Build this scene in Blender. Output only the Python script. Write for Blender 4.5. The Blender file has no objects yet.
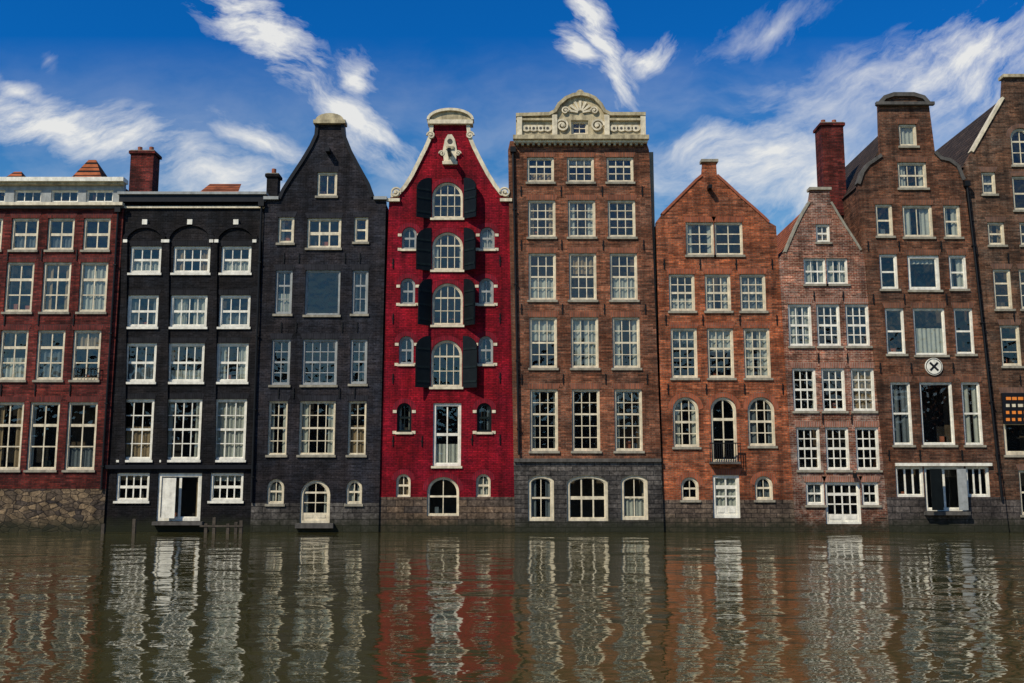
import bpy, bmesh, math, random
from mathutils import Vector
random.seed(11)
S=bpy.context.scene
S.view_settings.view_transform='Standard'; S.view_settings.look='None'; S.view_settings.exposure=0
F=1000.0; CY=-48.0; CZ=2.2; PITCH=math.radians(8.17)
sp,cp=math.sin(PITCH),math.cos(PITCH)
def P(px,py,y0=0.0):
    xc=(px-512)/F; yc=(341.5-py)/F
    dy=cp-yc*sp; dz=sp+yc*cp; t=(y0-CY)/dy
    return (xc*t, CZ+dz*t)
# ---------------------------------------------------------------- materials
MATS={}
def newmat(name):
    m=bpy.data.materials.new(name); m.use_nodes=True
    nt=m.node_tree; nt.nodes.clear()
    o=nt.nodes.new('ShaderNodeOutputMaterial'); MATS[name]=m
    return m,nt,o
def N(nt,t,**k):
    n=nt.nodes.new(t)
    for a,b in k.items(): setattr(n,a,b)
    return n
def math_n(nt,op,a,b=None,c=None,clamp=False):
    n=nt.nodes.new('ShaderNodeMath'); n.operation=op; n.use_clamp=clamp
    for i,v in enumerate((a,b,c)):
        if v is None: continue
        if isinstance(v,(int,float)): n.inputs[i].default_value=v
        else: nt.links.new(v,n.inputs[i])
    return n.outputs[0]
def mix(nt,mode,f,a,b):
    n=nt.nodes.new('ShaderNodeMix'); n.data_type='RGBA'; n.blend_type=mode
    for i,v in ((0,f),(6,a),(7,b)):
        if isinstance(v,(int,float)): n.inputs[i].default_value=v
        elif isinstance(v,tuple): n.inputs[i].default_value=v if len(v)==4 else v+(1,)
        else: nt.links.new(v,n.inputs[i])
    return n.outputs[2]
def mulval(nt,col,v):
    c=N(nt,'ShaderNodeCombineXYZ'); [nt.links.new(v,c.inputs[i]) for i in range(3)]
    return mix(nt,'MULTIPLY',1,col,c.outputs[0])
def maprange(nt,v,a,b,c,d):
    n=nt.nodes.new('ShaderNodeMapRange'); nt.links.new(v,n.inputs[0])
    for i,x in enumerate((a,b,c,d)): n.inputs[i+1].default_value=x
    return n.outputs[0]
def noise(nt,vec,scale,detail=4,rough=.55,vscale=None,dist=0):
    if vscale:
        vm=nt.nodes.new('ShaderNodeVectorMath'); vm.operation='MULTIPLY'; nt.links.new(vec,vm.inputs[0]); vm.inputs[1].default_value=vscale; vec=vm.outputs[0]
    n=N(nt,'ShaderNodeTexNoise'); n.inputs['Scale'].default_value=scale; n.inputs['Detail'].default_value=detail; n.inputs['Roughness'].default_value=rough; n.inputs['Distortion'].default_value=dist
    nt.links.new(vec,n.inputs['Vector']); return n.outputs[0]
def wallcoords(nt):
    tc=N(nt,'ShaderNodeTexCoord'); s=N(nt,'ShaderNodeSeparateXYZ'); nt.links.new(tc.outputs['Object'],s.inputs[0])
    x=math_n(nt,'ADD',s.outputs[0],s.outputs[1])
    c=N(nt,'ShaderNodeCombineXYZ'); nt.links.new(x,c.inputs[0]); nt.links.new(s.outputs[2],c.inputs[1])
    return c.outputs[0],s.outputs[2],tc.outputs['Object']
def brick(nt,vec,c1,c2,mo,bw,rh,ms,off=.5):
    b=N(nt,'ShaderNodeTexBrick'); nt.links.new(vec,b.inputs['Vector'])
    b.offset=off; b.offset_frequency=2; b.squash=1
    b.inputs['Color1'].default_value=c1+(1,); b.inputs['Color2'].default_value=c2+(1,); b.inputs['Mortar'].default_value=mo+(1,)
    b.inputs['Scale'].default_value=1; b.inputs['Mortar Size'].default_value=ms; b.inputs['Mortar Smooth'].default_value=.2
    b.inputs['Bias'].default_value=0; b.inputs['Brick Width'].default_value=bw; b.inputs['Row Height'].default_value=rh
    return b
def wall_mat(name,c1,c2,mo,base_z=None,bc1=(.13,.115,.1),bc2=(.06,.055,.05),bmo=(.03,.03,.028),mott=0.0,mottc=(.55,.5,.45),bw=.25,rh=.085,rough=.85,rubble=False,bump=.7,bbw=.85,brh=.3,vari=.45,seed=0,spec=.15):
    m,nt,o=newmat(name); vec,z,obj=wallcoords(nt)
    off=N(nt,'ShaderNodeVectorMath',operation='ADD'); nt.links.new(vec,off.inputs[0]); off.inputs[1].default_value=(seed*7.3,seed*3.1,seed); nv=off.outputs[0]
    b=brick(nt,vec,c1,c2,mo,bw,rh,.012)
    col=b.outputs[0]
    b2=brick(nt,vec,(0,0,0),(1,1,1),(.5,.5,.5),bw*2,rh,.0)
    col=mulval(nt,col,maprange(nt,b2.outputs[0],0,1,1-vari,1+vari))
    # patches of older, greyer and newer, warmer brick
    hue=noise(nt,nv,.9,5,.65); col=mix(nt,'MULTIPLY',1,col,mix(nt,'MIX',maprange(nt,hue,.38,.62,0,1),(1.16,.98,.86),(.80,.86,.92)))
    if mott>0:
        mm=noise(nt,nv,2.2,7,.75); f=maprange(nt,mm,.5,.62,0,mott)
        f=math_n(nt,'MULTIPLY',f,maprange(nt,z,1,9,1,.25))
        col=mix(nt,'MIX',f,col,mottc)
    hgt=b.outputs['Fac']
    if base_z is not None:
        if rubble:
            v=N(nt,'ShaderNodeTexVoronoi',feature='F1'); vm=N(nt,'ShaderNodeVectorMath',operation='MULTIPLY'); nt.links.new(vec,vm.inputs[0]); vm.inputs[1].default_value=(2.2,4,1); nt.links.new(vm.outputs[0],v.inputs['Vector']); v.inputs['Scale'].default_value=1
            bw1=N(nt,'ShaderNodeSeparateColor'); nt.links.new(v.outputs['Color'],bw1.inputs[0])
            bcol=mix(nt,'MIX',bw1.outputs[0],bc1,bc2)
            v2=N(nt,'ShaderNodeTexVoronoi',feature='DISTANCE_TO_EDGE'); nt.links.new(vm.outputs[0],v2.inputs['Vector']); v2.inputs['Scale'].default_value=1
            bf=maprange(nt,v2.outputs[0],0,.06,1,0)
            bcol=mix(nt,'MIX',bf,bcol,bmo)
        else:
            bb=brick(nt,vec,bc1,bc2,bmo,bbw,brh,.016); bcol=bb.outputs[0]; bf=bb.outputs['Fac']
        bn=noise(nt,nv,5,6,.72); bcol=mulval(nt,bcol,maprange(nt,bn,.32,.68,.4,1.8))
        f=maprange(nt,z,base_z-.01,base_z+.01,1,0)
        col=mix(nt,'MIX',f,col,bcol); hm=N(nt,'ShaderNodeMix'); nt.links.new(f,hm.inputs[0]); nt.links.new(hgt,hm.inputs[2]); nt.links.new(bf,hm.inputs[3]); hgt=hm.outputs[0]
    st=noise(nt,nv,.55,6,.7); col=mulval(nt,col,maprange(nt,st,.32,.68,.48,1.45))
    st2=noise(nt,nv,1,4,.6,(2.6,.22,1)); col=mulval(nt,col,maprange(nt,st2,.38,.68,1.15,.52))
    fine=noise(nt,nv,9,3,.7); col=mulval(nt,col,maprange(nt,fine,.3,.7,.58,1.42))
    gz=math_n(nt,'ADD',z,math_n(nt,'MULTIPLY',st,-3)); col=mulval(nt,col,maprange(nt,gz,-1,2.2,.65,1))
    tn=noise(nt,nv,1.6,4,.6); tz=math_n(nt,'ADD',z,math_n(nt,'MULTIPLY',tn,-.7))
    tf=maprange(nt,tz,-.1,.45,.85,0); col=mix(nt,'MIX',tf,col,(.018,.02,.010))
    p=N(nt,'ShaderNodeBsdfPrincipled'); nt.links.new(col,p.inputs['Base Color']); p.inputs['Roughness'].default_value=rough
    p.inputs['Specular IOR Level'].default_value=spec
    h=math_n(nt,'SUBTRACT',math_n(nt,'MULTIPLY',fine,.8),hgt)
    bp=N(nt,'ShaderNodeBump'); bp.inputs['Strength'].default_value=bump; bp.inputs['Distance'].default_value=.025
    nt.links.new(h,bp.inputs['Height']); nt.links.new(bp.outputs[0],p.inputs['Normal'])
    nt.links.new(p.outputs[0],o.inputs[0]); return m
def plain(name,c,rough=.6,var=.25,scale=4,spec=.3,metal=0,streak=True,bump=.15):
    m,nt,o=newmat(name); tc=N(nt,'ShaderNodeTexCoord'); v=tc.outputs['Object']
    n=noise(nt,v,scale,5,.65); f=maprange(nt,n,.3,.7,1-var,1+var*.6)
    if streak:
        n2=noise(nt,v,1,3,.6,(5,5,.5)); f=math_n(nt,'MULTIPLY',f,maprange(nt,n2,.4,.75,1.05,1-var))
    col=mulval(nt,mix(nt,'MIX',0,c,c),f)
    p=N(nt,'ShaderNodeBsdfPrincipled'); nt.links.new(col,p.inputs['Base Color']); p.inputs['Roughness'].default_value=rough
    p.inputs['Specular IOR Level'].default_value=spec; p.inputs['Metallic'].default_value=metal
    bp=N(nt,'ShaderNodeBump'); bp.inputs['Strength'].default_value=bump; bp.inputs['Distance'].default_value=.02
    nt.links.new(n,bp.inputs['Height']); nt.links.new(bp.outputs[0],p.inputs['Normal'])
    nt.links.new(p.outputs[0],o.inputs[0]); return m
plain('cream_paint',(.68,.59,.41),.5,.3)
plain('white_paint',(.78,.74,.61),.45,.25)
plain('grey_paint',(.30,.31,.29),.55,.25)
plain('cornice_stone',(.48,.40,.24),.7,.5,3,bump=.5)
plain('sill_stone',(.30,.27,.20),.8,.35)
plain('dark_stone',(.09,.082,.07),.8,.4)
plain('shutter_paint',(.006,.008,.008),.4,.3,spec=.15)
plain('dark_green_paint',(.009,.014,.013),.4,.3,spec=.15)
plain('black_paint',(.009,.009,.011),.45,.3,spec=.2)
plain('black_iron',(.008,.008,.008),.5,.2,spec=.2)
plain('wood',(.07,.055,.04),.85,.5,6)
plain('curtain',(.38,.37,.31),.9,.15)
plain('curtain_warm',(.26,.18,.10),.9,.2)
plain('curtain_grey',(.11,.125,.13),.9,.2)
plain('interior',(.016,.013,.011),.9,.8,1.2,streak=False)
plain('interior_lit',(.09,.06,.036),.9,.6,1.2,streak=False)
plain('plaster',(.36,.29,.2),.9,.3,1.5)
plain('terracotta',(.30,.09,.045),.8,.3)
plain('sign_orange',(.75,.22,.03),.5,.1)
plain('ground_paving',(.16,.14,.12),.9,.3,2,streak=False)
def soldier(name,c1,c2,mo):
    m,nt,o=newmat(name); vec,z,obj=wallcoords(nt)
    b=brick(nt,vec,c1,c2,mo,.085,1.1,.012,off=0)
    n=noise(nt,vec,2,5,.6)
    p=N(nt,'ShaderNodeBsdfPrincipled'); nt.links.new(mulval(nt,b.outputs[0],maprange(nt,n,.3,.7,.6,1.3)),p.inputs['Base Color']); p.inputs['Roughness'].default_value=.85; p.inputs['Specular IOR Level'].default_value=.15
    nt.links.new(p.outputs[0],o.inputs[0])
def roofmat(name,c1,c2):
    m,nt,o=newmat(name); vec,z,obj=wallcoords(nt)
    s=N(nt,'ShaderNodeSeparateXYZ'); nt.links.new(obj,s.inputs[0]); c=N(nt,'ShaderNodeCombineXYZ'); nt.links.new(s.outputs[1],c.inputs[0]); nt.links.new(s.outputs[2],c.inputs[1])
    b=brick(nt,c.outputs[0],c1,c2,(.01,.008,.008),.26,.26,.03,off=0)
    n=noise(nt,obj,1.5,6,.65)
    p=N(nt,'ShaderNodeBsdfPrincipled'); nt.links.new(mulval(nt,b.outputs[0],maprange(nt,n,.3,.7,.5,1.4)),p.inputs['Base Color']); p.inputs['Roughness'].default_value=.85; p.inputs['Specular IOR Level'].default_value=.15
    bp=N(nt,'ShaderNodeBump'); bp.invert=True; bp.inputs['Strength'].default_value=.8; bp.inputs['Distance'].default_value=.05; nt.links.new(b.outputs['Fac'],bp.inputs['Height']); nt.links.new(bp.outputs[0],p.inputs['Normal'])
    nt.links.new(p.outputs[0],o.inputs[0])
roofmat('slate_roof',(.07,.046,.032),(.04,.028,.02)); roofmat('tile_roof',(.38,.11,.04),(.24,.07,.028))
# glass: thin pane, mostly clear with a weak mirror reflection
m,nt,o=newmat('glass'); tc=N(nt,'ShaderNodeTexCoord')
bp=N(nt,'ShaderNodeBump'); bp.inputs['Strength'].default_value=.6; bp.inputs['Distance'].default_value=.03; nt.links.new(noise(nt,tc.outputs['Object'],2.6,1,.5),bp.inputs['Height'])
g=N(nt,'ShaderNodeBsdfGlossy'); g.inputs['Roughness'].default_value=.02; g.inputs['Color'].default_value=(.95,.98,1,1); nt.links.new(bp.outputs[0],g.inputs['Normal'])
t=N(nt,'ShaderNodeBsdfTransparent'); t.inputs[0].default_value=(.84,.88,.85,1)
ms=N(nt,'ShaderNodeMixShader'); ms.inputs[0].default_value=.075; nt.links.new(t.outputs[0],ms.inputs[1]); nt.links.new(g.outputs[0],ms.inputs[2]); nt.links.new(ms.outputs[0],o.inputs[0])
# ---------------------------------------------------------------- builder
class House:
    def __init__(s,name,yo=0,wall=None):
        s.e=bpy.data.objects.new(name,None); S.collection.objects.link(s.e)
        s.yo=yo; s.geo={}; s.holes=[]; s.wall=wall; s.fr='cream_paint'; s.lint=None; s.sillm='sill_stone'
    def P(s,px,py,dy=0): return P(px,py,s.yo+dy)
    def g(s,part,mat): return s.geo.setdefault((part,mat),([],[]))
    def add(s,part,mat,vs,fs):
        V,Fc=s.g(part,mat); n=len(V); V+=vs; Fc+=[tuple(i+n for i in f) for f in fs]
    def box(s,part,mat,x0,x1,y0,y1,z0,z1):
        vs=[(x0,y0,z0),(x1,y0,z0),(x1,y1,z0),(x0,y1,z0),(x0,y0,z1),(x1,y0,z1),(x1,y1,z1),(x0,y1,z1)]
        s.add(part,mat,vs,[(0,3,2,1),(4,5,6,7),(0,1,5,4),(1,2,6,5),(2,3,7,6),(3,0,4,7)])
    def pbox(s,part,mat,px0,py0,px1,py1,yf,yb):
        """box whose front outline was measured on the facade plane; yf,yb relative to it"""
        xm=(px0+px1)/2; ym=(py0+py1)/2
        x0=s.P(px0,ym)[0]; x1=s.P(px1,ym)[0]; z1=s.P(xm,py0)[1]; z0=s.P(xm,py1)[1]
        s.box(part,mat,x0,x1,s.yo+yf,s.yo+yb,z0,z1); return x0,x1,z0,z1
    def ring(s,part,mat,A,B,yf,yb):
        n=len(A); vs=[(p[0],yf,p[1]) for p in A]+[(p[0],yf,p[1]) for p in B]+[(p[0],yb,p[1]) for p in A]+[(p[0],yb,p[1]) for p in B]
        fs=[]
        for i in range(n):
            j=(i+1)%n
            fs+=[(i,j,n+j,n+i),(2*n+i,2*n+j,j,i),(n+i,n+j,3*n+j,3*n+i)]
        s.add(part,mat,vs,fs)
    def prism(s,part,mat,A,yf,yb):
        n=len(A); vs=[(p[0],yf,p[1]) for p in A]+[(p[0],yb,p[1]) for p in A]
        s.add(part,mat,vs,[tuple(range(n)),tuple(range(2*n-1,n-1,-1))]+[(i,n+i,n+(i+1)%n,(i+1)%n) for i in range(n)])
    def ribbon(s,part,mat,pts,wo,wi,yf,yb):
        L=[];R=[];n=len(pts)
        for i,p in enumerate(pts):
            a=Vector(pts[max(i-1,0)]); b=Vector(pts[min(i+1,n-1)]); d=(b-a).normalized(); nn=Vector((-d.y,d.x)); p=Vector(p)
            L.append(p+nn*wo); R.append(p-nn*wi)
        for i in range(n-1):
            q=[L[i],L[i+1],R[i+1],R[i]]
            s.prism(part,mat,[tuple(v) for v in q],yf,yb)
    def pts(s,l,dy=0): return [s.P(a,b,dy) for a,b in l]
    def pipe(s,x0,y0,x1,y1,mat='black_iron',r=.055):
        a=s.P(x0,y0); b=s.P(x1,y1); K=8; vs=[]
        for (x,z) in (a,b):
            for k in range(K): vs.append((x+r*math.cos(2*math.pi*k/K),s.yo-.1+r*math.sin(2*math.pi*k/K),z))
        s.add('downpipe',mat,vs,[(k,(k+1)%K,K+(k+1)%K,K+k) for k in range(K)]+[tuple(range(K)),tuple(range(K,2*K))])
        s.box('downpipe',mat,a[0]-.14,a[0]+.14,s.yo-.22,s.yo-.002,a[1]-.05,a[1]+.22)
        for q in (.2,.45,.7,.92):
            x=a[0]+(b[0]-a[0])*q; z=a[1]+(b[1]-a[1])*q; s.box('downpipe',mat,x-.08,x+.08,s.yo-.17,s.yo-.001,z,z+.05)
    def W(s,x0,y0,x1,y1,nx=3,ny=4,arch=0,cur=None,fr=None,fw=.1,sill=True,lintel=True,door=0,dm=None,mid=True,bar=.04,rec=.08):
        fr=fr or s.fr; yo=s.yo; xm=(x0+x1)/2; ym=(y0+y1)/2
        X0=s.P(x0,ym)[0]; X1=s.P(x1,ym)[0]; Z1=s.P(xm,y0)[1]; Z0=s.P(xm,y1)[1]; w=X1-X0; rise=arch*w
        def poly(t):
            a,b,c,d=X0+t,X1-t,Z0+t,Z1-t; 
            if arch==0: return [(a,c),(b,c),(b,d),(a,d)]
            r=max(rise-t*.6,.05); zs=d-r; cx=(a+b)/2; K=14
            return [(a,c),(b,c)]+[(cx+(b-a)/2*math.cos(math.pi*k/K),zs+r*math.sin(math.pi*k/K)) for k in range(K+1)]
        s.holes.append(poly(0))
        yf=yo+rec
        s.ring('window_frames',fr,poly(-.008),poly(fw),yf,yf+.12)
        s.ring('window_frames',fr,poly(fw-.004),poly(fw+.04),yf+.045,yf+.09)
        a,b,c,d=X0+fw,X1-fw,Z0+fw,Z1-fw
        ih=d-c
        def top(x):
            if arch==0: return d
            r=max(rise-fw*.6,.05); cx=(a+b)/2; q=max(0,1-((x-cx)/((b-a)/2))**2); return d-r+r*math.sqrt(q)
        c2=c
        if door:
            dm=dm or fr; c2=c+ih*door
            s.box('doors',dm,a,b,yf+.04,yf+.08,c-.02,c2)
            for k in range(2):
                q=(b-a)/2; s.box('doors',dm,a+k*q+.1,a+(k+1)*q-.1,yf+.025,yf+.045,c+.12,c2-.08)
        for i in range(1,nx):
            x=a+(b-a)*i/nx; s.box('glazing_bars',fr,x-bar/2,x+bar/2,yf+.055,yf+.085,c2,top(x)-.01)
        for j in range(1,ny):
            z=c2+(d-c2)*j/ny; bb=bar*.5
            if mid and j==(ny+1)//2: bb=bar*1.1
            xa,xb=a,b
            if arch and z>d-rise: 
                q=(z-(d-rise))/max(rise,.01); k=math.sqrt(max(0,1-q*q)); cx=(a+b)/2; xa=cx-(b-a)/2*k; xb=cx+(b-a)/2*k
            s.box('glazing_bars',fr,xa,xb,yf+.0525,yf+.0825,z-bb,z+bb)
        # every sash a little out of true
        t1=random.uniform(-.014,.014); t2=random.uniform(-.012,.012); gp=poly(fw*.6)
        gv=[(p[0], yf+.075+t1*((p[1]-Z0)/(Z1-Z0)-.5)+t2*((p[0]-X0)/w-.5), p[1]) for p in gp]
        s.add('window_glass','glass',gv,[tuple(range(len(gv)))])
        if cur is None: cur=random.choice(['n','n','s','s','f','t','h'])
        rr=random.random(); cm='curtain' if rr<.6 else 'curtain_warm' if rr<.75 else 'curtain_grey'
        def drape(xa,xb,za,zb):
            n=max(4,int((xb-xa)*22)); vs=[];fs=[]; ph=random.random()*6
            for i in range(n+1):
                x=xa+(xb-xa)*i/n; y=yo+.24+.03*math.sin(i*1.35+ph)+.012*math.sin(i*.53+ph)
                vs+=[(x,y,za),(x,y+.01,zb)]
            for i in range(n): fs.append((2*i,2*i+2,2*i+3,2*i+1))
            s.add('curtains',cm,vs,fs)
        zt=Z1-(rise if arch else 0)*.3
        if cur=='f': 
            if random.random()<.6:
                q=random.uniform(.4,.6); gp_=random.uniform(.03,.12)*w; drape(X0+.02,X0+q*w-gp_,Z0+.02,Z1-.02 if not arch else zt-.15*w); drape(X0+q*w+gp_,X1-.02,Z0+.02,Z1-.02 if not arch else zt-.15*w)
            else: drape(X0+.02,X1-.02,Z0+.02,Z1-.02 if not arch else zt-.15*w)
        elif cur=='s':
            k=random.uniform(.14,.34); k2=k*random.uniform(.6,1.2)
            drape(X0+.02,X0+k*w,Z0+.02,zt-.03); drape(X1-k2*w,X1-.02,Z0+.02,zt-.03)
        elif cur=='t': drape(X0+.02,X1-.02,Z1-(Z1-Z0)*random.uniform(.2,.5),zt-.02)
        elif cur=='h': drape(X0+.02,X1-.02,Z0+.02,Z0+(Z1-Z0)*random.uniform(.3,.6))
        if cur in 'nsth' and random.random()<.6:
            for k in range(random.randint(1,3)):
                x=random.uniform(X0+.2,X1-.2); q=random.uniform(.07,.16); hh=random.uniform(.2,.5)
                s.box('window_sill_things',random.choice(['terracotta','curtain_grey','dark_green_paint','wood']),x-q,x+q,yo+.34,yo+.44,Z0,Z0+hh)
        if sill: s.box('sills',s.sillm,X0-.07,X1+.07,yo-.08,yo+rec+.01,Z0-.11,Z0-.002)
        if lintel and s.lint:
            if arch==0: s.prism('lintels',s.lint,[(X0-.02,Z1+.002),(X1+.02,Z1+.002),(X1+.13,Z1+.27),(X0-.13,Z1+.27)],yo-.008,yo+.03)
            else:
                A=poly(-.22)[2:]; B=poly(-.004)[2:]
                for i in range(len(A)-1): s.prism('lintels',s.lint,[A[i],A[i+1],B[i+1],B[i]],yo-.008,yo+.03)
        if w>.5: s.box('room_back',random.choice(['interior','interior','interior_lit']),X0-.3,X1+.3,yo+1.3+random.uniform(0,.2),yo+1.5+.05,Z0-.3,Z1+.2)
        return X0,X1,Z0,Z1
    def anchor(s,px,py,h=.55):
        x,z=s.P(px,py); s.box('wall_anchors','black_iron',x-.022,x+.022,s.yo-.05,s.yo+.01,z-h/2,z+h/2); s.box('wall_anchors','black_iron',x-.05,x+.05,s.yo-.035,s.yo+.01,z-.03,z+.03)
    def plate(s,part,mat,outer,holes,yf,yb):
        cu=bpy.data.curves.new('tmp','CURVE'); cu.dimensions='2D'; cu.fill_mode='BOTH'; cu.extrude=(yb-yf)/2
        for pl in [outer]+holes:
            spn=cu.splines.new('POLY'); spn.points.add(len(pl)-1); spn.use_cyclic_u=True
            for i,p in enumerate(pl): spn.points[i].co=(p[0],p[1],0,1)
        ob=bpy.data.objects.new('tmp',cu); S.collection.objects.link(ob)
        dg=bpy.context.evaluated_depsgraph_get(); me=bpy.data.meshes.new_from_object(ob.evaluated_get(dg))
        yc=(yf+yb)/2
        for v in me.vertices: v.co=(v.co.x,yc-v.co.z,v.co.y)
        me.materials.clear(); me.materials.append(MATS[mat])
        bpy.data.objects.remove(ob); o=bpy.data.objects.new(part,me); S.collection.objects.link(o); o.parent=s.e
        for p in me.polygons: p.use_smooth=False
        return o
    def facade(s,out,foot_l,foot_r):
        o=[s.P(*foot_l)]+s.pts(out)+[s.P(*foot_r)]
        o=[(o[0][0],-1.2)]+o[0:]+[(o[-1][0],-1.2)]
        s.plate('facade_wall',s.wall,o,s.holes,s.yo,s.yo+.3); s.out=o
    def body(s,prof,foot_l,foot_r,depth=11,roof='slate_roof',wall=None):
        wall=wall or s.wall
        pr=[s.P(*foot_l)]+s.pts(prof)+[s.P(*foot_r)]; pr[0]=(pr[0][0]+.02,-1); pr[-1]=(pr[-1][0]-.02,-1)
        y0=s.yo+.28; y1=s.yo+depth
        for i in range(len(pr)-1):
            a,b=pr[i],pr[i+1]; dx=abs(b[0]-a[0]); dz=abs(b[1]-a[1])
            isroof=dx>.25*dz
            if isroof and roof:
                d=Vector((b[0]-a[0],b[1]-a[1])).normalized(); nn=Vector((-d.y,d.x))*.08
                s.prism('roof',roof,[a,b,(b[0]+nn.x,b[1]+nn.y),(a[0]+nn.x,a[1]+nn.y)],y0+.03,y1)
            s.add('side_walls',wall,[(a[0],y0,a[1]),(b[0],y0,b[1]),(b[0],y1,b[1]),(a[0],y1,a[1])],[(0,1,2,3)])
        s.add('rear_wall',wall,[(p[0],y1-.01,p[1]) for p in pr],[tuple(range(len(pr)))])
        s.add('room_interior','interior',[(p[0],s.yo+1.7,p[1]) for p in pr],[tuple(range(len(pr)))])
    def chimney(s,px0,py0,px1,py1,dy,mat,deep=.9,pots=2):
        y=s.yo+dy; x0,z1=P(px0,py0,y); x1,_=P(px1,py0,y); _,z0=P(px0,py1,y)
        s.box('chimney',mat,x0,x1,y,y+deep,z0,z1-.2)
        s.box('chimney',mat,x0-.08,x1+.08,y-.08,y+deep+.08,z1-.2,z1-.05)
        s.box('chimney_cap','sill_stone',x0-.03,x1+.03,y-.03,y+deep+.03,z1-.05,z1)
        for k in range(pots):
            cx=x0+(x1-x0)*(k+.5)/pots; r=.12; K=10
            vs=[(cx+r*math.cos(2*math.pi*i/K),y+deep/2+r*math.sin(2*math.pi*i/K),z) for z in (z1-.01,z1+.3) for i in range(K)]
            s.add('chimney_pots','terracotta',vs,[(i,(i+1)%K,K+(i+1)%K,K+i) for i in range(K)]+[tuple(range(K,2*K))])
    def done(s):
        for (part,mat),(V,Fc) in s.geo.items():
            me=bpy.data.meshes.new(part); me.from_pydata(V,[],Fc); me.materials.append(MATS[mat])
            if part not in('curtains','window_glass','room_interior'):
                bm=bmesh.new(); bm.from_mesh(me); bmesh.ops.recalc_face_normals(bm,faces=bm.faces); bm.to_mesh(me); bm.free()
            o=bpy.data.objects.new(part,me); S.collection.objects.link(o); o.parent=s.e
def disc(h,part,mat,cx,cz,r,yf,yb,K=18,sx=1):
    h.prism(part,mat,[(cx+sx*r*math.cos(2*math.pi*k/K),cz+r*math.sin(2*math.pi*k/K)) for k in range(K)],yf,yb)
def scroll(h,mat,px,py,R,sg,yf,turns=1.6,th=.07):
    c=h.P(px,py); n=22; pts=[]
    for k in range(n+1):
        a=turns*2*math.pi*k/n; r=R*(1-.8*k/n); pts.append((c[0]+sg*r*math.cos(a),c[1]+r*math.sin(a)))
    h.ribbon('carved_scrolls',mat,pts,th*.5,th*.5,h.yo+yf,h.yo+yf+.16)
    disc(h,'carved_scrolls',mat,c[0],c[1],R*.22,h.yo+yf-.03,h.yo+yf+.1,10)
def zof(py): return P(512,py)[1]
# ================================================================ house 1 : dark red brick, far left
wall_mat('brick_darkred',(.16,.024,.018),(.085,.014,.012),(.07,.033,.026),zof(489),bc1=(.26,.18,.10),bc2=(.05,.04,.035),bmo=(.025,.02,.017),rubble=True,seed=1)
soldier('soldier_darkred',(.17,.03,.022),(.09,.02,.015),(.05,.03,.03))
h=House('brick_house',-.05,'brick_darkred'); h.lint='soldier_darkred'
for r,(ya,yb,xs,fx) in enumerate([(218,250,(-25,11,47,83),27),(262,312,(-32,5,42,79),28),(330,380,(-37,-1,36,72),28),(402,470,(-46,-8,28,66),30)]):
    for i,x in enumerate(xs): h.W(x,ya,x+fx,yb,2,2 if r==0 else 3,cur=random.choice('nsfthn') if r<3 else random.choice('nsh'),bar=.06,fw=.10)
for yy in (255,320,390):
    for x in (8,42,77,): h.anchor(x-(yy-255)*.05,yy)
h.facade([(-62,206),(124,206)],(-80,532),(103,532))
h.body([(-62,184),(120,184)],(-80,532),(102,532),roof=None)
h.holes=[]
for x in (-22,14,51,86): h.W(x,190,x+27,202,3,1,fr='white_paint',fw=.05,sill=False,lintel=False,cur='n',mid=False)
h.plate('attic_storey','grey_paint',h.pts([(-62,205.5),(-62,183),(124,183),(123,205.5)]),h.holes,h.yo+.01,h.yo+.29)
h.pbox('cornice','white_paint',-64,179,126,183,-.35,.3); h.pbox('cornice','cornice_stone',-63,183.05,125,185.5,-.2,.005)
h.pbox('cornice','cream_paint',-63,203.5,124.5,206.5,-.28,-.004); h.pbox('cornice','dark_stone',-63,206.55,124,209,-.14,-.004)
for px0,px1,pt,pb in ((64,104,158,185),(-5,22,170,184)):
    y=h.yo+3; a=P(px0,pb,y); b=P(px1,pb,y); t=P((px0+px1)/2+2,pt-3,y)
    h.add('roof_turret','tile_roof',[(a[0],y,a[1]),(b[0],y,b[1]),(b[0],y+2.5,b[1]),(a[0],y+2.5,a[1]),(t[0]-.2,y+.8,t[1]),(t[0]+.2,y+.8,t[1])],[(0,1,5,4),(1,2,5),(2,3,4,5),(3,0,4)])
h.pbox('roof_aerial','black_iron',60,166,60.7,180,1.5,1.55); h.pbox('roof_aerial','black_iron',56,168,65,168.7,1.49,1.54)
x0,z0=h.P(74,380); x1,_=h.P(101,380)
for z in (z0+.1,z0+.55): h.box('balcony_rail','black_iron',x0,x1,h.yo-.1,h.yo-.07,z,z+.03)
for k in range(9): x=x0+(x1-x0)*k/8; h.box('balcony_rail','black_iron',x-.01,x+.01,h.yo-.095,h.yo-.075,z0+.1,z0+.56)
h.chimney(131,150,154,200,2.0,'brick_darkred'); h.pipe(119,212,102,490); h.done()
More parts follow.
